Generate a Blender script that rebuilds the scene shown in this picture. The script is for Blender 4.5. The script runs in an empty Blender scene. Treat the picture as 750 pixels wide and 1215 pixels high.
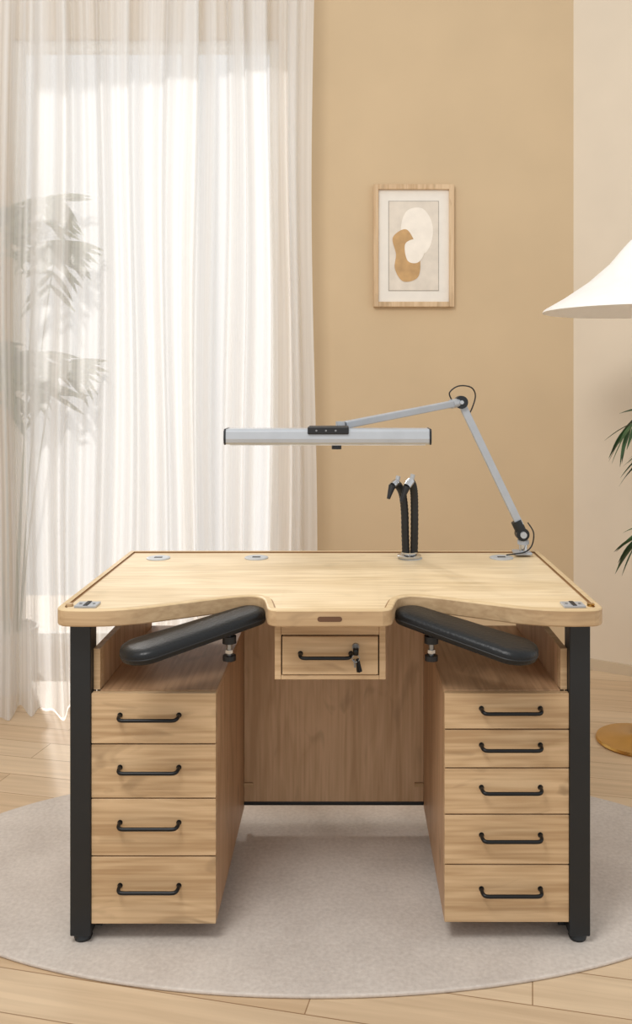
import bpy, bmesh, math, random
from mathutils import Vector, Matrix
random.seed(7)
S = bpy.context.scene
S.view_settings.view_transform = 'Standard'
S.view_settings.look = 'None'

def lin(c):
    out = []
    for v in c:
        v = v / 255.0
        out.append(v / 12.92 if v <= 0.04045 else ((v + 0.055) / 1.055) ** 2.4)
    return (out[0], out[1], out[2], 1.0)

# ------------------------------------------------------------ materials
def newmat(name):
    m = bpy.data.materials.new(name); m.use_nodes = True
    return m, m.node_tree.nodes, m.node_tree.links, m.node_tree.nodes['Principled BSDF']

def plain(name, rgb, rough=0.5, metal=0.0, var=0.04, nscale=20, bump=0.0, spec=0.5):
    m, N, L, B = newmat(name)
    tc = N.new('ShaderNodeTexCoord'); no = N.new('ShaderNodeTexNoise')
    no.inputs['Scale'].default_value = nscale; no.inputs['Detail'].default_value = 4
    L.new(tc.outputs['Object'], no.inputs['Vector'])
    r = N.new('ShaderNodeValToRGB')
    a = [min(255, v * (1 - var)) for v in rgb]; b = [min(255, v * (1 + var)) for v in rgb]
    r.color_ramp.elements[0].position = 0.3; r.color_ramp.elements[1].position = 0.7
    r.color_ramp.elements[0].color = lin(a); r.color_ramp.elements[1].color = lin(b)
    L.new(no.outputs['Fac'], r.inputs['Fac']); L.new(r.outputs['Color'], B.inputs['Base Color'])
    B.inputs['Roughness'].default_value = rough; B.inputs['Metallic'].default_value = metal
    B.inputs['Specular IOR Level'].default_value = spec
    if bump:
        bp = N.new('ShaderNodeBump'); bp.inputs['Strength'].default_value = bump; bp.inputs['Distance'].default_value = 0.004
        L.new(no.outputs['Fac'], bp.inputs['Height']); L.new(bp.outputs['Normal'], B.inputs['Normal'])
    return m

def wood(name, light, dark, axis='X', rough=0.45, fine=1.0, off=0.0, knots=.45):
    m, N, L, B = newmat(name)
    tc = N.new('ShaderNodeTexCoord')
    def noise(lo, hi, det, o, dist=.3):
        mp = N.new('ShaderNodeMapping'); no = N.new('ShaderNodeTexNoise')
        sc = [hi, hi, hi]; sc['XYZ'.index(axis)] = lo
        mp.inputs['Scale'].default_value = sc; mp.inputs['Location'].default_value = (o, o * 1.7, o * 0.3)
        no.inputs['Scale'].default_value = 1; no.inputs['Detail'].default_value = det
        no.inputs['Distortion'].default_value = dist
        L.new(tc.outputs['Object'], mp.inputs['Vector']); L.new(mp.outputs['Vector'], no.inputs['Vector'])
        return no.outputs['Fac']
    a = noise(1.1, 9, 3, off); b = noise(3.5, 110 * fine, 4, off + 3); k = noise(5.5, 16, 2, off + 8, 1.2)
    mu = N.new('ShaderNodeMath'); mu.operation = 'MULTIPLY'; mu.inputs[1].default_value = 9
    L.new(a, mu.inputs[0])
    fr = N.new('ShaderNodeMath'); fr.operation = 'PINGPONG'; fr.inputs[1].default_value = 0.5
    L.new(mu.outputs[0], fr.inputs[0])
    ad = N.new('ShaderNodeMath'); ad.operation = 'MULTIPLY_ADD'; ad.inputs[1].default_value = 0.28
    L.new(fr.outputs[0], ad.inputs[0])
    b2 = N.new('ShaderNodeMath'); b2.operation = 'MULTIPLY'; b2.inputs[1].default_value = 0.6
    L.new(b, b2.inputs[0]); L.new(b2.outputs[0], ad.inputs[2])
    ad2 = N.new('ShaderNodeMath'); ad2.operation = 'MULTIPLY_ADD'; ad2.inputs[1].default_value = 0.6
    L.new(a, ad2.inputs[0]); L.new(ad.outputs[0], ad2.inputs[2])
    r = N.new('ShaderNodeValToRGB')
    r.color_ramp.elements[0].position = 0.51; r.color_ramp.elements[1].position = 0.81
    r.color_ramp.elements[0].color = lin(dark); r.color_ramp.elements[1].color = lin(light)
    L.new(ad2.outputs[0], r.inputs['Fac'])
    mr = N.new('ShaderNodeMapRange'); mr.inputs[1].default_value = .60; mr.inputs[2].default_value = .76; mr.inputs[3].default_value = 0; mr.inputs[4].default_value = knots
    L.new(k, mr.inputs[0])
    mi = N.new('ShaderNodeMix'); mi.data_type = 'RGBA'
    L.new(mr.outputs[0], mi.inputs[0]); L.new(r.outputs['Color'], mi.inputs[6])
    mi.inputs[7].default_value = lin([v * .78 for v in dark])
    L.new(mi.outputs[2], B.inputs['Base Color'])
    B.inputs['Roughness'].default_value = rough; B.inputs['Specular IOR Level'].default_value = 0.3
    return m

M_top = wood('ash_top', (236, 215, 180), (213, 188, 148), 'X', .4, knots=.22)
M_edge = wood('ash_edge', (196, 167, 130), (176, 146, 110), 'X')
M_front = wood('oak_front', (209, 179, 141), (176, 144, 107), 'X', knots=.65)
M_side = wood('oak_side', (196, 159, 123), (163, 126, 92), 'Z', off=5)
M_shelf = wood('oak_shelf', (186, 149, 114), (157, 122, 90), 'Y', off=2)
M_panel = wood('oak_panel', (212, 179, 144), (187, 153, 118), 'Z', off=9)
M_gap = plain('carcass_shadow_gap', (60, 42, 28), 0.8)  # dark brown that paints shade into drawer gaps and the drawer opening
M_inlay = plain('inlay_line', (146, 108, 68), 0.5)
M_black = plain('black_steel', (20, 24, 28), 0.42, 0.0, 0.06)
M_handle = plain('handle_black', (15, 16, 18), 0.35, 0.3)
M_leather = plain('black_leather', (10, 13, 16), 0.36, 0, 0.15, 150, 0.25, .4)
M_alu = plain('aluminium', (182, 186, 191), 0.35, 0.4, 0.02)
M_alu2 = plain('silver_paint', (172, 177, 184), 0.4, 0.25, 0.02)
M_chrome = plain('chrome', (200, 202, 205), 0.18, 1.0, 0.02)
M_rubber = plain('black_rubber', (20, 20, 22), 0.5)
M_cap = plain('grommet_grey', (182, 185, 187), 0.5)
M_diff = plain('lamp_diffuser', (240, 240, 238), 0.6)
M_gold = plain('brass', (205, 165, 95), 0.25, 1.0, 0.03)
M_shade = plain('white_shade', (252, 250, 246), 0.7, 0, 0.01)
M_leaf = plain('palm_leaf', (52, 78, 48), 0.45, 0, 0.3, 9)
M_bamboo = plain('bamboo_leaf', (128, 134, 104), 0.6, 0, 0.15, 9)
M_pot = plain('ceramic_pot', (225, 218, 208), 0.5, 0, 0.03)
M_soil = plain('soil', (70, 52, 38), 0.95, 0, 0.3, 60)
M_wall = plain('wall_tan_paint', (207, 183, 149), 0.9, 0, 0.012, 3, spec=0.15)
M_wallr = plain('wall_cream_paint', (224, 210, 190), 0.9, 0, 0.012, 3, spec=0.15)
M_white = plain('white_paint', (236, 232, 224), 0.6, 0, 0.01)
M_base = plain('baseboard_paint', (204, 186, 160), 0.6, 0, 0.01)
M_frame = wood('frame_wood', (218, 190, 154), (194, 162, 124), 'Z')
M_mat = plain('picture_mat', (236, 230, 220), 0.8, 0, 0.01)
M_art = plain('art_paper', (224, 214, 200), 0.8, 0, 0.03)
M_art1 = plain('art_cream', (244, 236, 224), 0.8, 0, 0.02)
M_art2 = plain('art_ochre', (196, 158, 110), 0.8, 0, 0.06)
M_art3 = plain('art_grey', (168, 160, 150), 0.8, 0, 0.04)
M_lock = plain('lock_nickel', (150, 150, 150), 0.3, 0.9)

# rug
M_rug, N, L, B = newmat('rug_pile')
tc = N.new('ShaderNodeTexCoord'); no = N.new('ShaderNodeTexNoise'); no.inputs['Scale'].default_value = 90; no.inputs['Detail'].default_value = 6
n2 = N.new('ShaderNodeTexNoise'); n2.inputs['Scale'].default_value = 5; n2.inputs['Detail'].default_value = 3
L.new(tc.outputs['Object'], no.inputs['Vector']); L.new(tc.outputs['Object'], n2.inputs['Vector'])
mx = N.new('ShaderNodeMath'); mx.operation = 'MULTIPLY_ADD'; mx.inputs[1].default_value = 0.5
hm = N.new('ShaderNodeMath'); hm.operation = 'MULTIPLY'; hm.inputs[1].default_value = 0.5
L.new(no.outputs['Fac'], mx.inputs[0]); L.new(n2.outputs['Fac'], hm.inputs[0]); L.new(hm.outputs[0], mx.inputs[2])
r = N.new('ShaderNodeValToRGB'); r.color_ramp.elements[0].position = .35; r.color_ramp.elements[1].position = .65
r.color_ramp.elements[0].color = lin((192, 182, 173)); r.color_ramp.elements[1].color = lin((214, 205, 196))
L.new(mx.outputs[0], r.inputs['Fac']); L.new(r.outputs['Color'], B.inputs['Base Color'])
B.inputs['Roughness'].default_value = 1; B.inputs['Specular IOR Level'].default_value = 0.05
bp = N.new('ShaderNodeBump'); bp.inputs['Strength'].default_value = .4; bp.inputs['Distance'].default_value = .003
L.new(no.outputs['Fac'], bp.inputs['Height']); L.new(bp.outputs['Normal'], B.inputs['Normal'])

# plank floor
M_floor, N, L, B = newmat('floor_planks')
tc = N.new('ShaderNodeTexCoord'); mp = N.new('ShaderNodeMapping'); mp.inputs['Rotation'].default_value = (0, 0, math.radians(12))
L.new(tc.outputs['Object'], mp.inputs['Vector'])
br = N.new('ShaderNodeTexBrick'); br.inputs['Scale'].default_value = 1
br.inputs['Brick Width'].default_value = 1.3; br.inputs['Row Height'].default_value = 0.13
br.inputs['Mortar Size'].default_value = 0.0016; br.inputs['Mortar Smooth'].default_value = 0.3
br.offset = 0.37
br.inputs['Color1'].default_value = lin((222, 198, 166)); br.inputs['Color2'].default_value = lin((206, 178, 144))
br.inputs['Mortar'].default_value = lin((156, 124, 92))
L.new(mp.outputs['Vector'], br.inputs['Vector'])
mp2 = N.new('ShaderNodeMapping'); mp2.inputs['Scale'].default_value = (2, 45, 1); L.new(mp.outputs['Vector'], mp2.inputs['Vector'])
no = N.new('ShaderNodeTexNoise'); no.inputs['Scale'].default_value = 1; no.inputs['Detail'].default_value = 5; no.inputs['Distortion'].default_value = .6
L.new(mp2.outputs['Vector'], no.inputs['Vector'])
r = N.new('ShaderNodeValToRGB'); r.color_ramp.elements[0].position = .3; r.color_ramp.elements[1].position = .7
r.color_ramp.elements[0].color = (.82, .80, .78, 1); r.color_ramp.elements[1].color = (1, 1, 1, 1)
L.new(no.outputs['Fac'], r.inputs['Fac'])
mi = N.new('ShaderNodeMix'); mi.data_type = 'RGBA'; mi.blend_type = 'MULTIPLY'; mi.inputs[0].default_value = 1
L.new(br.outputs['Color'], mi.inputs[6]); L.new(r.outputs['Color'], mi.inputs[7]); L.new(mi.outputs[2], B.inputs['Base Color'])
B.inputs['Roughness'].default_value = .42; B.inputs['Specular IOR Level'].default_value = .35

# sheer curtain
M_sheer = bpy.data.materials.new('sheer_fabric'); M_sheer.use_nodes = True
N = M_sheer.node_tree.nodes; L = M_sheer.node_tree.links; N.clear()
out = N.new('ShaderNodeOutputMaterial'); tr = N.new('ShaderNodeBsdfTransparent'); di = N.new('ShaderNodeBsdfDiffuse'); tl = N.new('ShaderNodeBsdfTranslucent')
di.inputs['Color'].default_value = lin((247, 246, 244)); tl.inputs['Color'].default_value = lin((241, 240, 239))
m1 = N.new('ShaderNodeMixShader'); m1.inputs[0].default_value = .42
m2 = N.new('ShaderNodeMixShader')
tc = N.new('ShaderNodeTexCoord'); mp = N.new('ShaderNodeMapping'); mp.inputs['Scale'].default_value = (16, 16, .2)
no = N.new('ShaderNodeTexNoise'); no.inputs['Scale'].default_value = 1; no.inputs['Detail'].default_value = 3
mr = N.new('ShaderNodeMapRange'); mr.inputs[1].default_value = .35; mr.inputs[2].default_value = .65; mr.inputs[3].default_value = .58; mr.inputs[4].default_value = .94
L.new(tc.outputs['Object'], mp.inputs['Vector']); L.new(mp.outputs['Vector'], no.inputs['Vector']); L.new(no.outputs['Fac'], mr.inputs[0])
L.new(di.outputs[0], m1.inputs[1]); L.new(tl.outputs[0], m1.inputs[2])
L.new(mr.outputs[0], m2.inputs[0]); L.new(tr.outputs[0], m2.inputs[1]); L.new(m1.outputs[0], m2.inputs[2]); L.new(m2.outputs[0], out.inputs[0])

# ------------------------------------------------------------ geometry helpers
def empty(name, loc):
    e = bpy.data.objects.new(name, None); e.location = loc; e.empty_display_size = .1
    S.collection.objects.link(e); return e

def obj(name, bm, mat, parent=None, smooth=False, loc=None):
    bmesh.ops.recalc_face_normals(bm, faces=bm.faces)
    me = bpy.data.meshes.new(name); bm.to_mesh(me); bm.free()
    o = bpy.data.objects.new(name, me); S.collection.objects.link(o)
    for m in (mat if isinstance(mat, list) else [mat]): me.materials.append(m)
    if parent: o.parent = parent
    if loc: o.location = loc
    if smooth:
        for p in me.polygons: p.use_smooth = True
    return o

def bevel(o, w, seg=2):
    b = o.modifiers.new('bevel', 'BEVEL'); b.width = w; b.segments = seg; b.limit_method = 'ANGLE'; b.angle_limit = math.radians(40)
    return o

def addbox(bm, x0, x1, y0, y1, z0, z1):
    vs = [bm.verts.new((x, y, z)) for x in (x0, x1) for y in (y0, y1) for z in (z0, z1)]
    for f in ((0, 1, 3, 2), (4, 6, 7, 5), (0, 4, 5, 1), (2, 3, 7, 6), (0, 2, 6, 4), (1, 5, 7, 3)):
        bm.faces.new([vs[i] for i in f])

def box(name, x0, x1, y0, y1, z0, z1, mat, parent=None, bv=.0015):
    bm = bmesh.new(); addbox(bm, x0, x1, y0, y1, z0, z1)
    o = obj(name, bm, mat, parent)
    if bv: bevel(o, bv)
    return o

def catmull(pts, n=6, closed=False):
    P = [Vector(p) for p in pts]; out = []; k = len(P)
    rng = range(k) if closed else range(k - 1)
    for i in rng:
        p0 = P[(i - 1) % k] if closed or i > 0 else P[0]; p1 = P[i]; p2 = P[(i + 1) % k]
        p3 = P[(i + 2) % k] if closed or i + 2 < k else P[-1]
        for j in range(n):
            t = j / n
            out.append(.5 * ((2 * p1) + (p2 - p0) * t + (2 * p0 - 5 * p1 + 4 * p2 - p3) * t * t + (3 * p1 - p0 - 3 * p2 + p3) * t ** 3))
    if not closed: out.append(P[-1])
    return out

def addtube(bm, pts, rad, seg=12):
    P = [Vector(p) for p in pts]; n = len(P)
    rs = rad if isinstance(rad, (list, tuple)) else [rad] * n
    rings = []; prev = None
    for i in range(n):
        t = (P[min(i + 1, n - 1)] - P[max(i - 1, 0)]).normalized()
        if prev is None:
            a = Vector((0, 0, 1)) if abs(t.z) < .9 else Vector((1, 0, 0))
            u = t.cross(a).normalized()
        else:
            u = (prev - t * prev.dot(t)).normalized()
        prev = u; v = t.cross(u)
        rings.append([bm.verts.new(P[i] + (u * math.cos(2 * math.pi * j / seg) + v * math.sin(2 * math.pi * j / seg)) * rs[i]) for j in range(seg)])
    for i in range(n - 1):
        for j in range(seg):
            bm.faces.new((rings[i][j], rings[i][(j + 1) % seg], rings[i + 1][(j + 1) % seg], rings[i + 1][j]))
    bm.faces.new(rings[0][::-1]); bm.faces.new(rings[-1])

def tube(name, pts, rad, mat, parent=None, seg=12, sm=0):
    if sm: pts = catmull(pts, sm)
    bm = bmesh.new(); addtube(bm, pts, rad, seg)
    o = obj(name, bm, mat, parent, True)
    e = o.modifiers.new('es', 'EDGE_SPLIT'); e.split_angle = math.radians(50)
    return o

def lathe(name, prof, mat, parent=None, seg=48, c=(0, 0, 0)):
    bm = bmesh.new(); rings = []
    for r_, z in prof:
        if r_ < 1e-6: rings.append([bm.verts.new((c[0], c[1], c[2] + z))])
        else: rings.append([bm.verts.new((c[0] + r_ * math.cos(2 * math.pi * j / seg), c[1] + r_ * math.sin(2 * math.pi * j / seg), c[2] + z)) for j in range(seg)])
    for a, b in zip(rings, rings[1:]):
        for j in range(seg):
            k = (j + 1) % seg
            if len(a) == 1 and len(b) > 1: bm.faces.new((a[0], b[j], b[k]))
            elif len(b) == 1 and len(a) > 1: bm.faces.new((a[j], a[k], b[0]))
            elif len(a) > 1: bm.faces.new((a[j], a[k], b[k], b[j]))
    o = obj(name, bm, mat, parent, True)
    e = o.modifiers.new('es', 'EDGE_SPLIT'); e.split_angle = math.radians(40)
    return o

def prism(name, loop, z0, z1, mat, parent=None, bv=.002, seg=2):
    bm = bmesh.new()
    a = [bm.verts.new((p[0], p[1], z0)) for p in loop]; b = [bm.verts.new((p[0], p[1], z1)) for p in loop]
    n = len(a); bm.faces.new(a[::-1]); bm.faces.new(b)
    for i in range(n): bm.faces.new((a[i], a[(i + 1) % n], b[(i + 1) % n], b[i]))
    o = obj(name, bm, mat, parent)
    if bv: bevel(o, bv, seg)
    return o

# ------------------------------------------------------------ room shell
H = 3.4
box('floor', -3.2, 3.2, -1.2, 5.6, -.08, 0, M_floor, bv=0)
WX0, WX1, WZ0, WZ1 = -1.62, -.33, .10, 3.02
bm = bmesh.new()
addbox(bm, -2.6, WX0, 4.2, 4.32, 0, H); addbox(bm, WX1, 1.09, 4.2, 4.32, 0, H)
addbox(bm, WX0, WX1, 4.2, 4.32, 0, WZ0); addbox(bm, WX0, WX1, 4.2, 4.32, WZ1, H)
obj('wall_back', bm, M_wall)
bm = bmesh.new()
d = Vector((.859, -.512, 0)); nrm = Vector((.512, .859, 0))
a = Vector((1.09, 4.2, 0)); b = a + d * 2.0
vs = [a, b, b + nrm * .12, a + nrm * .12]
lo = [bm.verts.new(p) for p in vs]; hi = [bm.verts.new(p + Vector((0, 0, H))) for p in vs]
bm.faces.new(lo[::-1]); bm.faces.new(hi)
for i in range(4): bm.faces.new((lo[i], lo[(i + 1) % 4], hi[(i + 1) % 4], hi[i]))
obj('wall_right', bm, M_wallr)
box('wall_left', -2.72, -2.6, 1.2, 4.32, 0, H, M_wallr, bv=0)
box('baseboard_back', WX1 + .02, 1.085, 4.185, 4.2, 0, .07, M_base)
bm = bmesh.new()
vs = [a - nrm * .014, b - nrm * .014, b, a]
lo = [bm.verts.new(p) for p in vs]; hi = [bm.verts.new(p + Vector((0, 0, .05))) for p in vs]
bm.faces.new(lo[::-1]); bm.faces.new(hi)
for i in range(4): bm.faces.new((lo[i], lo[(i + 1) % 4], hi[(i + 1) % 4], hi[i]))
obj('baseboard_right', bm, M_base)
bm = bmesh.new()
for x in (WX0, -.80, WX1 - .045): addbox(bm, x, x + .045, 4.22, 4.28, WZ0, WZ1)
for z in (WZ0, WZ1 - .05): addbox(bm, WX0, WX1, 4.225, 4.275, z, z + .05)
obj('window_1', bm, M_white)

# curtain
def fold(u):
    return .042 * math.sin(u * 50 + 1.3 * math.sin(u * 7)) + .028 * math.sin(u * 91 + 2) + .018 * math.sin(u * 19)
bm = bmesh.new()
c0 = Vector((-2.15, 3.26, 0)); c1 = Vector((-.172, 4.05, 0)); dc = (c1 - c0); Lc = dc.length; dc.normalize(); nc = Vector((dc.y, -dc.x, 0))
nu, nz = 520, 26; grid = []
for i in range(nu + 1):
    u = Lc * i / nu; row = []
    for k in range(nz + 1):
        z = .006 + 3.34 * k / nz; t = 1 - k / nz
        amp = .8 + .45 * t
        p = c0 + dc * (u + .012 * math.sin(z * 2 + u * 9)) + nc * (fold(u) * amp + .03 * max(0, t - .9) * 10 * .6 * (1 + math.sin(u * 13)))
        row.append(bm.verts.new((p.x, p.y, z)))
    grid.append(row)
for i in range(nu):
    for k in range(nz): bm.faces.new((grid[i][k], grid[i + 1][k], grid[i + 1][k + 1], grid[i][k + 1]))
obj('sheer_curtain', bm, M_sheer, None, True)
rod = empty('curtain_rod', (0, 0, 0))
tube('rod', [c0 + Vector((0, 0, 3.36)), c1 + Vector((0, 0, 3.36))], .014, M_white, rod)

# rug
loop = [(-.07 + 1.14 * math.cos(2 * math.pi * i / 160), 2.49 + .565 * math.sin(2 * math.pi * i / 160)) for i in range(160)]
prism('oval_rug', loop, .0005, .010, M_rug, None, .004, 3)

# ------------------------------------------------------------ workbench
D = empty('watchmaker_workbench', (-.041, 2.08, 0))
half = [(-.125, -.03), (-.146, -.014), (-.155, .03), (-.168, .085), (-.195, .110), (-.235, .104), (-.30, .074), (-.39, .025), (-.455, -.008), (-.52, -.026), (-.575, -.03), (-.615, -.028)]
corner = [(-.615 - .035 * math.sin(t), .007 - .035 * math.cos(t)) for t in [math.radians(q) for q in (15, 35, 55, 75, 90)]]
half_chain = [(p.x, p.y) for p in catmull([(p[0], p[1], 0) for p in half], 5)] + corner      # centre -> left corner
front = half_chain[::-1] + [(-x, y) for x, y in half_chain]                                   # left -> right
nf = len(front)
outer = front + [(.65, .70), (-.65, .70)]
def inset(lp, d):
    n = len(lp); res = []
    area = sum(lp[i][0] * lp[(i + 1) % n][1] - lp[(i + 1) % n][0] * lp[i][1] for i in range(n))
    sg = 1 if area > 0 else -1
    for i in range(n):
        p0 = Vector(lp[i - 1]); p1 = Vector(lp[i]); p2 = Vector(lp[(i + 1) % n])
        e1 = (p1 - p0).normalized(); e2 = (p2 - p1).normalized()
        n1 = Vector((-e1.y, e1.x)) * sg; n2 = Vector((-e2.y, e2.x)) * sg
        m = (n1 + n2).normalized(); c = max(.6, m.dot(n1))
        q = p1 + m * d / c; res.append((q.x, q.y))
    return res
ZB, ZR, ZT = .787, .8275, .8235
M_rim = wood('ash_rim', (218, 193, 152), (202, 175, 134), 'X', knots=.2)
e1_, e2_ = inset(outer, .0012), inset(outer, .0035)
in1 = inset(outer, .016); in2 = inset(outer, .0205)
bm = bmesh.new()
prof_ = [(e2_, ZB, 1), (e1_, ZB + .0012, 1), (outer, ZB + .0035, 1), (outer, ZR - .0035, 1), (e1_, ZR - .0012, 3), (e2_, ZR, 3), (in1, ZR, 3), (in1, ZT, 2)]
rows = [[bm.verts.new((x, y, z)) for x, y in lp] for lp, z, _ in prof_]
n = len(outer)
for k in range(len(rows) - 1):
    for i in range(n):
        f = bm.faces.new((rows[k][i], rows[k][(i + 1) % n], rows[k + 1][(i + 1) % n], rows[k + 1][i])); f.material_index = prof_[k + 1][2]
# caps: strips running from the front contour straight to the back edge
for row, mi_ in ((rows[0], 1), (rows[-1], 0)):
    yb = row[-1].co.y; z = row[0].co.z
    backs = [row[-1]] + [bm.verts.new((row[i].co.x, yb, z)) for i in range(1, nf - 1)] + [row[nf]]
    for i in range(nf - 1):
        if abs(row[i + 1].co.x - row[i].co.x) < 1e-7: continue
        f = bm.faces.new((row[i], row[i + 1], backs[i + 1], backs[i])); f.material_index = mi_
me_top = obj('tabletop', bm, [M_top, M_edge, M_inlay, M_rim], D)
bm = bmesh.new()
A = [bm.verts.new((x, y, ZT + .0004)) for x, y in in1]; Bq = [bm.verts.new((x, y, ZT + .0004)) for x, y in in2]
for i in range(n): bm.faces.new((A[i], A[(i + 1) % n], Bq[(i + 1) % n], Bq[i]))
obj('inlay_strip', bm, M_inlay, D)
def stadium(w, h, k=10):
    pts = []
    r_ = h / 2
    for i in range(k + 1):
        t = -math.pi / 2 + math.pi * i / k; pts.append((w / 2 - r_ + r_ * math.cos(t), r_ * math.sin(t)))
    for i in range(k + 1):
        t = math.pi / 2 + math.pi * i / k; pts.append((-w / 2 + r_ + r_ * math.cos(t), r_ * math.sin(t)))
    return pts
bm = bmesh.new(); sp = stadium(.058, .012)
fr_ = [bm.verts.new((x, -.0308, .806 + z)) for x, z in sp]; bk = [bm.verts.new((x, -.027, .806 + z)) for x, z in sp]
bm.faces.new(fr_); bm.faces.new(bk[::-1])
for i in range(len(sp)): bm.faces.new((fr_[i], fr_[(i + 1) % len(sp)], bk[(i + 1) % len(sp)], bk[i]))
obj('pull_slot', bm, plain('slot_brown', (96, 66, 44), .6), D)
for s in (-1, 1):
    bm = bmesh.new(); addbox(bm, s * .585 - .026, s * .585 + .026, .0, .045, .8238, .8295)
    bevel(obj('corner_plate', bm, M_alu, D), .001)
    box('plate_slot', s * .585 - .005, s * .585 + .005, .002, .043, .8296, .831, M_rubber, D, 0)
    lathe('plate_screw', [(0, 0), (.009, 0), (.009, .006), (0, .007)], M_gold if s > 0 else M_edge, D, 20, (s * .628, .022, .824))
    for sx in (-.016, .016):
        lathe('plate_rivet', [(0, 0), (.0035, 0), (.0035, .0015), (0, .002)], M_lock, D, 14, (s * .585 + sx, .022, .8295))
for gx, gy in ((-.538, .595), (-.238, .60), (.235, .595), (.515, .60)):
    lathe('cable_grommet', [(0, 0), (.036, 0), (.036, .003), (.031, .0045), (.026, .0035), (0, .0035)], M_cap, D, 36, (gx, gy, ZT))
    box('grommet_slot', gx - .012, gx + .012, gy - .006, gy + .006, ZT + .0036, ZT + .0045, M_rubber, D, 0)
for s in (-1, 1):
    x0, x1 = sorted((s * .627, s * .577))
    box('leg_front', x0, x1, .02, .072, .028, ZB, M_black, D, .003)
    box('leg_rear', x0, x1, .625, .675, .028, ZB, M_black, D, .003)
    xi0, xi1 = sorted((s * .622, s * .562))
    box('leg_runner', xi0, xi1, .0725, .6245, .022, .078, M_black, D, .003)
    box('leg_top_rail', x0 + .004, x1 - .004, .073, .624, ZB - .022, ZB - .0005, M_black, D, .002)
    for fy in (.046, .65):
        lathe('levelling_foot', [(0, 0), (.020, 0), (.022, .006), (.018, .014), (.008, .017), (.008, .03), (0, .03)], M_black, D, 24, (s * .602, fy, .0102))
def handle(name, cx, cz, w, y, parent):
    pr = .026; h = w / 2
    pts = [(cx - h, y, cz + .004), (cx - h, y - pr * .6, cz + .003), (cx - h + .004, y - pr * .92, cz + .001), (cx - h + .013, y - pr, cz), (cx - h / 2, y - pr, cz),
           (cx + h / 2, y - pr, cz), (cx + h - .013, y - pr, cz), (cx + h - .004, y - pr * .92, cz + .001), (cx + h, y - pr * .6, cz + .003), (cx + h, y, cz + .004)]
    tube(name, pts, .0046, M_handle, parent, 10, 4)
    for s_ in (-1, 1):
        tube(name + '_boss', [(cx + s_ * h, y - .002, cz + .004), (cx + s_ * h, y + .0005, cz + .004)], .0062, M_handle, parent, 14)
zl = [.614, .4896, .3584, .219, .0543]; hl = [.556, .430, .297, .145]
zr = [.614, .525, .4316, .3197, .1987, .0584]; hr = [.572, .484, .3817, .267, .137]
for s, zz, hh in ((-1, zl, hl), (1, zr, hr)):
    ax, bx = sorted((s * .276, s * .5765))
    zb = zz[-1] + .001
    bm = bmesh.new(); i0, i1 = sorted((s * .276, s * .292)); addbox(bm, i0, i1, .0435, .609, zb, .598)
    bevel(obj('cabinet_inner_side', bm, M_side, D), .001)
    bm = bmesh.new(); o0, o1 = sorted((s * .5765, s * .5605)); addbox(bm, o0, o1, .0735, .609, zb + .03, .712)
    bevel(obj('cabinet_outer_side', bm, M_side, D), .001)
    box('cabinet_outer_side_lip', o0, o1, .0435, .0734, .6145, .712, M_front, D, .001)
    box('cabinet_rail_cap', o0, o1, .0435, .609, .7121, .7145, M_front, D, 0)
    t0, t1 = sorted((s * .276, s * .5600))
    box('cabinet_top_board', t0, t1, .0435, .609, .5985, .614, M_shelf, D, .001)
    c0_, c1_ = sorted((s * .2925, s * .5600))
    box('cabinet_bottom_board', c0_, c1_, .0435, .609, zb + .026, zb + .040, M_side, D, .001)
    box('cabinet_back_board', c0_, c1_, .595, .609, zb + .041, .598, M_side, D, .001)
    box('gap_shade_sheet', c0_, c1_, .046, .058, zb + .041, .598, M_gap, D, 0)  # dark sheet behind the fronts, its colour stands in for gap shade
    k = len(hh)
    for i in range(k):
        o = box('drawer_front_%d' % (i + 1), ax, bx, .025, .0425, zz[i + 1] + .0017, zz[i] - .0017, M_front, D, .0012)
        handle('drawer_handle_%d' % (i + 1), s * .436, hh[i], .142, .025, D)
        off = Vector((random.uniform(-3, 3), 0, random.uniform(-3, 3)))
        o.data.transform(Matrix.Translation(off)); o.location = -off
box('modesty_panel', -.2755, .2755, .596, .612, .077, ZB - .002, M_panel, D, .001)
box('panel_bottom_strip', -.2755, .2755, .594, .614, .066, .0765, M_black, D, .002)  # thin black strip along the panel's lower edge
for s in (-1, 1):
    for z in (.125, .66):
        box('panel_bracket', *sorted((s * .2755, s * .247)), .588, .5955, z, z + .012, M_front, D, .001)
box('centre_drawer_side_l', -.138, -.122, .07, .40, .630, ZB - .001, M_front, D)
box('centre_drawer_side_r', .120, .136, .07, .40, .630, ZB - .001, M_front, D)
box('centre_drawer_top', -.1215, .1195, .07, .40, .740, ZB - .001, M_front, D)
box('centre_drawer_bottom', -.1215, .1195, .07, .40, .630, .641, M_front, D)
box('centre_drawer_void', -.1215, .1195, .085, .40, .6415, .7395, M_gap, D, 0)  # solid dark block, the drawer's inner shade put in as colour
o = box('centre_drawer_front', -.119, .117, .066, .084, .6435, .7375, M_front, D)
handle('centre_drawer_handle', -.012, .692, .124, .066, D)
tube('lock_cylinder', [(.062, .067, .713), (.062, .058, .713)], .009, M_lock, D, 20)
tube('key_bow_shaft', [(.062, .059, .713), (.062, .040, .713)], .0035, M_lock, D, 8)
bm = bmesh.new(); addtube(bm, [(.062, .042, .716), (.062, .042, .700)], .007, 12); obj('key_head', bm, M_handle, D, True)
tube('key_ring', [(.062 + .009 * math.sin(t), .042, .700 - .009 + .009 * math.cos(t)) for t in [i * math.pi / 8 for i in range(17)]], .0012, M_lock, D, 6)
bm = bmesh.new(); addtube(bm, [(.066, .044, .690), (.071, .044, .658)], [.004, .007], 4); obj('spare_key', bm, M_handle, D)
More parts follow.
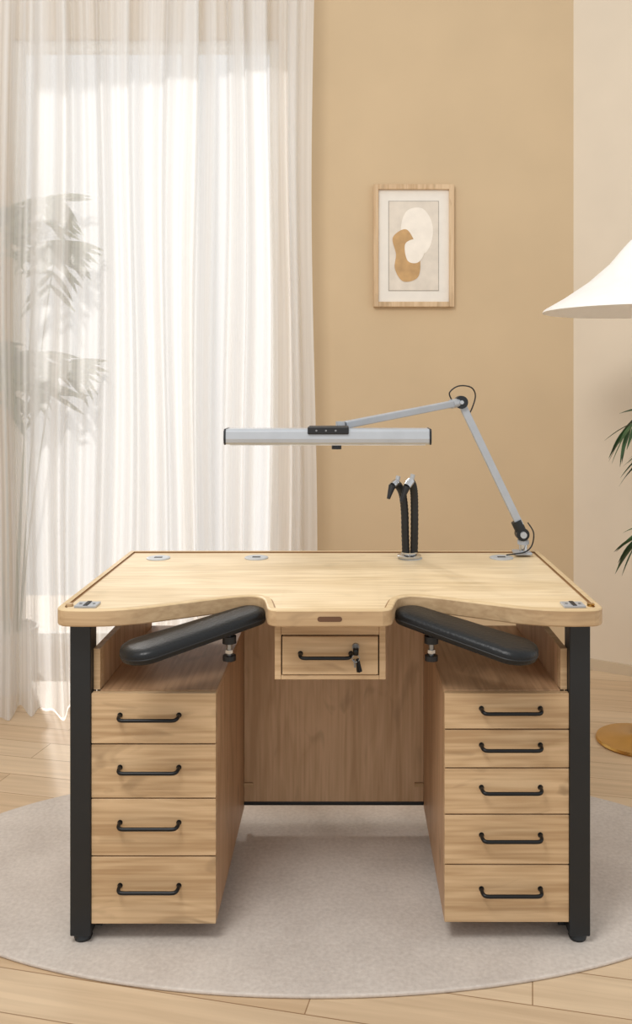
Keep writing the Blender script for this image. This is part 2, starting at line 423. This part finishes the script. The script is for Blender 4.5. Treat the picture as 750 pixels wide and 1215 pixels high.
bm = bmesh.new(); addtube(bm, [(.058, .046, .688), (.060, .046, .668)], [.003, .003], 6); obj('spare_key_blade', bm, M_lock, D)

# armrests
for s in (-1, 1):
    pi = Vector((s * .205, .060, .790)); po = Vector((s * .420, -.098, .756))
    ax_ = (po - pi); Ln = ax_.length; ax_.normalize()
    up = Vector((0, 0, 1)); sd = ax_.cross(up).normalized(); up2 = sd.cross(ax_).normalized()
    loop = []
    k = 18
    rI, rO = .050, .062
    for i in range(k + 1):
        t = -math.pi / 2 + math.pi * i / k; loop.append((Ln + rO * math.cos(t) * .86, rO * math.sin(t)))
    for i in range(k + 1):
        t = math.pi / 2 + math.pi * i / k; loop.append((rI * math.cos(t) * .9, rI * math.sin(t)))
    bm = bmesh.new(); rings = []
    prof = [(-.012, -.017), (-.002, -.015), (.0, -.010), (.0, .004), (-.003, .010), (-.010, .014), (-.022, .0165)]
    for of, hh in prof:
        lp = inset(loop, -of)
        rings.append([bm.verts.new(pi + ax_ * x + sd * y + up2 * hh) for x, y in lp])
    nn = len(loop)
    for A, Bq in zip(rings, rings[1:]):
        for i in range(nn): bm.faces.new((A[i], A[(i + 1) % nn], Bq[(i + 1) % nn], Bq[i]))
    bm.faces.new(rings[0][::-1]); bm.faces.new(rings[-1])
    obj('armrest_pad', bm, M_leather, D, True)
    lp = inset(loop, .0005)
    pts = [pi + ax_ * x + sd * y + up2 * -.004 for x, y in lp]; pts.append(pts[0])
    tube('armrest_piping', pts, .0018, M_rubber, D, 6)
    px = s * .246; py = .045
    tube('armrest_post', [(px, py, .765), (px, py, .690)], .0065, M_lock, D, 14)
    tube('armrest_clamp_knob', [(px, py, .745), (px, py, .728)], .017, M_rubber, D, 20)
    tube('armrest_nut', [(px, py, .712), (px, py, .704)], .010, M_chrome, D, 6)
    tube('armrest_foot_knob', [(px, py, .698), (px, py, .686)], .016, M_rubber, D, 20)
    box('armrest_bracket', px - .014, px + .014, py - .008, .20, .764, .7705, M_black, D)
    box('armrest_mount', px - .02, px + .02, .15, .21, .771, ZB - .0005, M_black, D)

# ------------------------------------------------------------ desk lamp
LB = Vector((.549, 2.72, .8295)); T = empty('swing_arm_desk_lamp', LB)
def l(x, y, z): return (x - LB.x, y - LB.y, z - LB.z)
box('clamp_plate', -.030, .022, -.03, .03, .0, .008, M_alu2, T, .002)
tube('base_post', [(0, 0, .008), (0, 0, .045)], .013, M_chrome, T, 20)
tube('base_collar', [(0, 0, .03), (0, 0, .042)], .018, M_alu2, T, 20)
tube('base_knuckle', [(-.004, -.020, .062), (-.004, .020, .062)], .020, M_black, T, 24)
tube('base_knob', [(-.004, -.030, .062), (-.004, -.020, .062)], .010, M_alu, T, 20)
elbow = Vector(l(.352, 2.70, 1.302)); kn = Vector((-.004, -.005, .062)); head = Vector(l(-.018, 2.345, 1.246))
def armbar(name, p, q, w, parent):
    d_ = (q - p).normalized(); sd_ = d_.cross(Vector((0, 1, 0)) if abs(d_.y) < .6 else Vector((0, 0, 1))).normalized(); n_ = d_.cross(sd_)
    bm = bmesh.new(); vs = []
    for e in (p + d_ * .015, q - d_ * .015):
        for a_, b_ in ((-1, -1), (1, -1), (1, 1), (-1, 1)): vs.append(bm.verts.new(e + sd_ * w * a_ + n_ * w * .85 * b_))
    bm.faces.new(vs[:4][::-1]); bm.faces.new(vs[4:])
    for i in range(4): bm.faces.new((vs[i], vs[(i + 1) % 4], vs[4 + (i + 1) % 4], vs[4 + i]))
    bevel(obj(name, bm, M_alu2, parent), .003, 3)
armbar('lower_arm', kn + Vector((0, 0, .012)), elbow, .0115, T)
tube('lower_arm_sleeve', [kn + (elbow - kn) * .03, kn + (elbow - kn) * .10], .017, M_black, T, 14)
tube('elbow_joint', [elbow + Vector((0, -.020, 0)), elbow + Vector((0, .020, 0))], .020, M_black, T, 24)
tube('elbow_cap', [elbow + Vector((0, -.026, 0)), elbow + Vector((0, -.020, 0))], .006, M_alu, T, 20)
tube('elbow_sleeve', [elbow, elbow + (head - elbow) * .09], .014, M_alu, T, 14)
armbar('upper_arm', elbow, head, .0115, T)
tube('elbow_cable', [elbow + Vector(v) for v in ((-.03, -.02, .006), (-.038, -.025, .03), (-.01, -.02, .050), (.03, -.01, .046), (.045, 0, .02), (.034, 0, -.02), (.020, 0, -.045))], .0022, M_rubber, T, 8, 6)
tube('base_cable', [Vector(v) for v in ((.01, -.02, .10), (.026, -.03, .07), (.022, -.024, .03), (.0, -.034, .012), (-.03, -.038, .007), (-.06, -.04, .0035))], .0022, M_rubber, T, 8, 6)
tube('head_pivot', [head + Vector((0, 0, .012)), head + Vector((0, 0, -.022))], .013, M_alu, T, 18)
hx0, hx1 = -.322 - LB.x, .220 - LB.x; hy = 2.315 - LB.y; hz = 1.2215 - LB.z
prof = [(-.045, -.006), (-.043, -.016), (-.036, -.021), (.036, -.021), (.043, -.016), (.045, -.006), (.043, .012), (.035, .019), (-.035, .019), (-.043, .014)]
def xprism(name, prof, x0, x1, mat, sc=1):
    bm = bmesh.new(); A = [bm.verts.new((x0, hy + y * sc, hz + z * sc)) for y, z in prof]; Bq = [bm.verts.new((x1, hy + y * sc, hz + z * sc)) for y, z in prof]
    bm.faces.new(A); bm.faces.new(Bq[::-1]); n_ = len(prof)
    for i in range(n_): bm.faces.new((A[i], A[(i + 1) % n_], Bq[(i + 1) % n_], Bq[i]))
    return bevel(obj(name, bm, mat, T), .001)
xprism('light_bar_housing', prof, hx0 + .005, hx1 - .005, M_alu)
xprism('end_cap_l', prof, hx0, hx0 + .0048, M_black, 1.04)
xprism('end_cap_r', prof, hx1 - .0048, hx1, M_black, 1.04)
box('led_diffuser', hx0 + .015, hx1 - .015, hy - .033, hy + .033, hz - .0235, hz - .0212, M_diff, T, 0)
hc = head.x
box('switch_housing', hc - .085, hc + .022, hy - .050, hy + .02, hz + .006, hz + .026, M_rubber, T, .003)
for i in range(3):
    tube('switch_button', [(hc - .062 + i * .025, hy - .0515, hz + .016), (hc - .062 + i * .025, hy - .0495, hz + .016)], .0025, M_lock, T, 12)
tube('underside_knob', [(head.x - .01, hy - .02, hz - .0236), (head.x - .01, hy - .02, hz - .034)], .013, M_black, T, 16)

# ------------------------------------------------------------ flexible nozzles
A0 = Vector((.190, 2.675, .8282)); F = empty('flexible_air_nozzle', A0)
lathe('base_flange', [(0, 0), (.037, 0), (.037, .006), (.030, .010), (.024, .010), (.024, .016), (0, .016)], M_chrome, F, 36)
def ribbed(name, pts):
    P = catmull(pts, 10); rs = [.0112 + (.0012 if i % 2 else 0) for i in range(len(P))]
    bm = bmesh.new(); addtube(bm, P, rs, 14); obj(name, bm, M_rubber, F, True)
ribbed('hose_1', [(-.010, 0, .014), (-.012, 0, .07), (-.014, -.002, .14), (-.020, -.006, .19), (-.032, -.012, .218), (-.044, -.018, .228)])
ribbed('hose_2', [(.015, 0, .014), (.016, -.004, .08), (.016, -.006, .15), (.014, -.012, .20), (.008, -.020, .226), (.000, -.026, .234)])
for nm, p, q, p2 in (('nozzle_1', (-.040, -.018, .230), (-.054, -.036, .222), (-.066, -.050, .185)), ('nozzle_2', (.004, -.026, .236), (-.010, -.042, .220), (-.028, -.055, .176))):
    tube(nm + '_body', [p, q], [.012, .012], M_chrome, F, 16)
    tube(nm + '_tip', [q, p2], [.011, .005], M_rubber, F, 16)
    tube(nm + '_valve', [Vector(p) + Vector((.002, 0, .004)), Vector(p) + Vector((.006, 0, .020))], .007, M_alu, F, 14)

# ------------------------------------------------------------ picture
Pc = empty('framed_picture', (.319, 4.199, 2.02))
w2, h2, fw = .193, .293, .024
box('frame_left', -w2, -w2 + fw, -.03, 0, -h2, h2, M_frame, Pc)
box('frame_right', w2 - fw, w2, -.03, 0, -h2, h2, M_frame, Pc)
box('frame_top', -w2 + fw, w2 - fw, -.03, 0, h2 - fw, h2, M_frame, Pc)
box('frame_bottom', -w2 + fw, w2 - fw, -.03, 0, -h2, -h2 + fw, M_frame, Pc)
box('mat_board', -w2 + fw, w2 - fw, -.012, -.001, -h2 + fw, h2 - fw, M_mat, Pc, 0)
box('art_border', -.121, .121, -.0135, -.0121, -.216, .216, M_art3, Pc, 0)
box('art_sheet', -.118, .118, -.0145, -.0136, -.213, .213, M_art, Pc, 0)
def blob(name, pts, y, mat):
    lp = catmull([(a_, 0, b_) for a_, b_ in pts], 8, True)
    bm = bmesh.new(); vs = [bm.verts.new((p.x, y, p.z)) for p in lp]; bm.faces.new(vs)
    r_ = bmesh.ops.extrude_face_region(bm, geom=bm.faces[:]); bmesh.ops.translate(bm, vec=(0, .0008, 0), verts=[v for v in r_['geom'] if isinstance(v, bmesh.types.BMVert)])
    obj(name, bm, mat, Pc)
blob('art_shape_cream', [(-.03, .17), (.04, .18), (.085, .12), (.09, .04), (.06, -.03), (.0, -.04), (-.05, .02), (-.06, .1)], -.0155, M_art1)
blob('art_shape_ochre', [(-.10, .04), (-.04, .08), (.0, .03), (.03, -.06), (.02, -.15), (-.05, -.17), (-.09, -.11), (-.085, -.04)], -.0164, M_art2)
blob('art_shape_line', [(-.04, .01), (.02, .03), (.05, -.03), (.02, -.08), (-.03, -.07)], -.0173, M_art1)

# ------------------------------------------------------------ floor lamp
FL = empty('floor_lamp', (1.10, 3.31, 0))
lathe('lamp_base', [(0, 0), (.148, 0), (.152, .006), (.148, .014), (.03, .022), (.012, .03), (0, .03)], M_gold, FL, 64)
tube('lamp_pole', [(0, 0, .028), (0, 0, 1.84)], .009, M_gold, FL, 16)
lathe('lamp_shade', [(.352, 1.632), (.345, 1.642), (.27, 1.685), (.18, 1.745), (.10, 1.815), (.05, 1.875), (.022, 1.905), (.012, 1.908), (.010, 1.900), (.045, 1.868), (.095, 1.808), (.175, 1.738), (.265, 1.678), (.34, 1.635), (.352, 1.632)], M_shade, FL, 80)
lathe('lamp_bulb', [(0, 1.66), (.03, 1.67), (.045, 1.70), (.03, 1.74), (.018, 1.78), (.0, 1.79)], M_diff, FL, 24)

# ------------------------------------------------------------ palm
PL = empty('potted_palm', (1.41, 3.56, 0))
lathe('pot', [(0, 0), (.09, 0), (.105, .02), (.135, .28), (.14, .30), (.128, .30), (.12, .27), (0, .27)], M_pot, PL, 40)
lathe('soil', [(0, .271), (.119, .271), (.09, .278), (0, .284)], M_soil, PL, 30)
def leaflet(bm, base, dr, ln, w, droop, roll=0.0):
    sd_ = dr.cross(Vector((0, 0, 1)))
    sd_ = sd_.normalized() if sd_.length > .01 else Vector((1, 0, 0))
    sd_ = (Matrix.Rotation(roll, 3, dr) @ sd_).normalized(); nn_ = dr.cross(sd_).normalized()
    prev = None; k = 6
    for i in range(k + 1):
        t = i / k; p = base + dr * ln * t + Vector((0, 0, -droop * t * t)); ww = w * math.sin(math.pi * (.12 + .88 * t)) ** .8 if t < 1 else 0.0004
        mid = p + nn_ * ww * .3
        cur = [bm.verts.new(p + sd_ * ww), bm.verts.new(mid), bm.verts.new(p - sd_ * ww)]
        if prev:
            bm.faces.new((prev[0], prev[1], cur[1], cur[0])); bm.faces.new((prev[1], prev[2], cur[2], cur[1]))
        prev = cur
def frond(bm, base, az, reach, height, drop):
    d_ = Vector((math.cos(az), math.sin(az), 0))
    pts = catmull([base, base + d_ * reach * .15 + Vector((0, 0, height * .55)), base + d_ * reach * .5 + Vector((0, 0, height)), base + d_ * reach * .85 + Vector((0, 0, height - drop * .35)), base + d_ * reach + Vector((0, 0, height - drop))], 8)
    addtube(bm, pts, [.005 * (1 - .8 * i / len(pts)) for i in range(len(pts))], 6)
    side = Vector((-d_.y, d_.x, 0))
    for i in range(14, len(pts) - 1, 2):
        t = i / len(pts); tg = (pts[i + 1] - pts[i]).normalized()
        for sg in (-1, 1):
            dr = (tg * .75 + side * sg * .65 + Vector((0, 0, .12))).normalized()
            leaflet(bm, pts[i], dr, (.15 - .07 * abs(t - .6)) * random.uniform(.85, 1.1), .0085, .05 * random.uniform(.5, 1.3), random.uniform(-.7, .7))
    leaflet(bm, pts[-1], (pts[-1] - pts[-2]).normalized(), .10, .007, .03)
bm = bmesh.new()
for az, re, hh, dp in ((178, .28, .96, .09), (200, .26, .86, .08), (165, .15, 1.02, .08), (225, .28, .96, .16), (250, .28, .9, .15), (280, .30, .75, .2), (310, .25, .85, .15), (185, .24, .50, .08), (340, .15, 1.0, .05)):
    frond(bm, Vector((random.uniform(-.02, .02), random.uniform(-.02, .02), .275)), math.radians(az), re, hh, dp)
obj('palm_fronds', bm, M_leaf, PL, False)

# ------------------------------------------------------------ bamboo behind the sheer
BP = empty('potted_bamboo', (-1.50, 3.88, 0))
lathe('pot', [(0, 0), (.09, 0), (.12, .26), (.125, .28), (.112, .28), (.108, .25), (0, .25)], M_pot, BP, 32)
bm = bmesh.new()
specs = [(-.05, .03, 2.15), (.10, -.02, 1.50), (.18, .05, 2.0), (.0, -.05, 1.42), (.13, .02, 2.2), (.20, .0, 1.46), (-.10, .0, 1.55)]
for bx_, by_, tp in specs:
    pts = catmull([Vector((bx_ * .2, by_ * .4, .24)), Vector((bx_ * .5, by_ * .5, tp * .55)), Vector((bx_ * .95, by_, tp * .93)), Vector((bx_ * 1.2 + .03, by_, tp))], 9)
    addtube(bm, pts, [.0045 * (1 - .6 * i / len(pts)) for i in range(len(pts))], 6)
    nst = len(pts)
    for i in range(int(nst * .62), nst):
        for _ in range(3):
            sx = random.choice((-1, 1))
            dr = Vector((sx * random.uniform(.4, 1), random.uniform(-.15, .15), random.uniform(-.9, .15))).normalized()
            leaflet(bm, pts[i], dr, random.uniform(.13, .20), .012, random.uniform(.0, .05), math.pi / 2 + random.uniform(-.5, .5))
obj('bamboo_stems', bm, M_bamboo, BP, False)

# ------------------------------------------------------------ light
W = bpy.data.worlds.new('World'); S.world = W; W.use_nodes = True
bg = W.node_tree.nodes['Background']; bg.inputs[0].default_value = (1.0, .99, .975, 1); bg.inputs[1].default_value = .86
def area(name, loc, tgt, size, power, col):
    ld = bpy.data.lights.new(name, 'AREA'); ld.size = size; ld.energy = power; ld.color = col
    o = bpy.data.objects.new(name, ld); S.collection.objects.link(o); o.location = loc
    o.rotation_euler = (Vector(tgt) - Vector(loc)).to_track_quat('-Z', 'Y').to_euler(); return o
area('added_fill_light', (-.9, .6, 3.3), (0, 2.6, .6), 1.0, 52, (1, .985, .955))  # added overhead light for fill and form, not a fixture of the room
sd = bpy.data.lights.new('sun', 'SUN'); sd.energy = 3.0; sd.angle = math.radians(3); sd.color = (1, .97, .93)
so = bpy.data.objects.new('sun', sd); S.collection.objects.link(so)
so.rotation_euler = Vector((.45, -1, -.62)).to_track_quat('-Z', 'Y').to_euler()

# ------------------------------------------------------------ camera
cd = bpy.data.cameras.new('camera'); co = bpy.data.objects.new('camera', cd); S.collection.objects.link(co)
co.location = (0, 0, 1.36); co.rotation_euler = (math.pi / 2, 0, 0)
cd.sensor_fit = 'VERTICAL'; cd.sensor_height = 36; cd.sensor_width = 24; cd.lens = 1035 / 1215 * 36
cd.shift_x = -37 / 1215; cd.shift_y = -152.5 / 1215
cd.clip_start = .05
S.camera = co
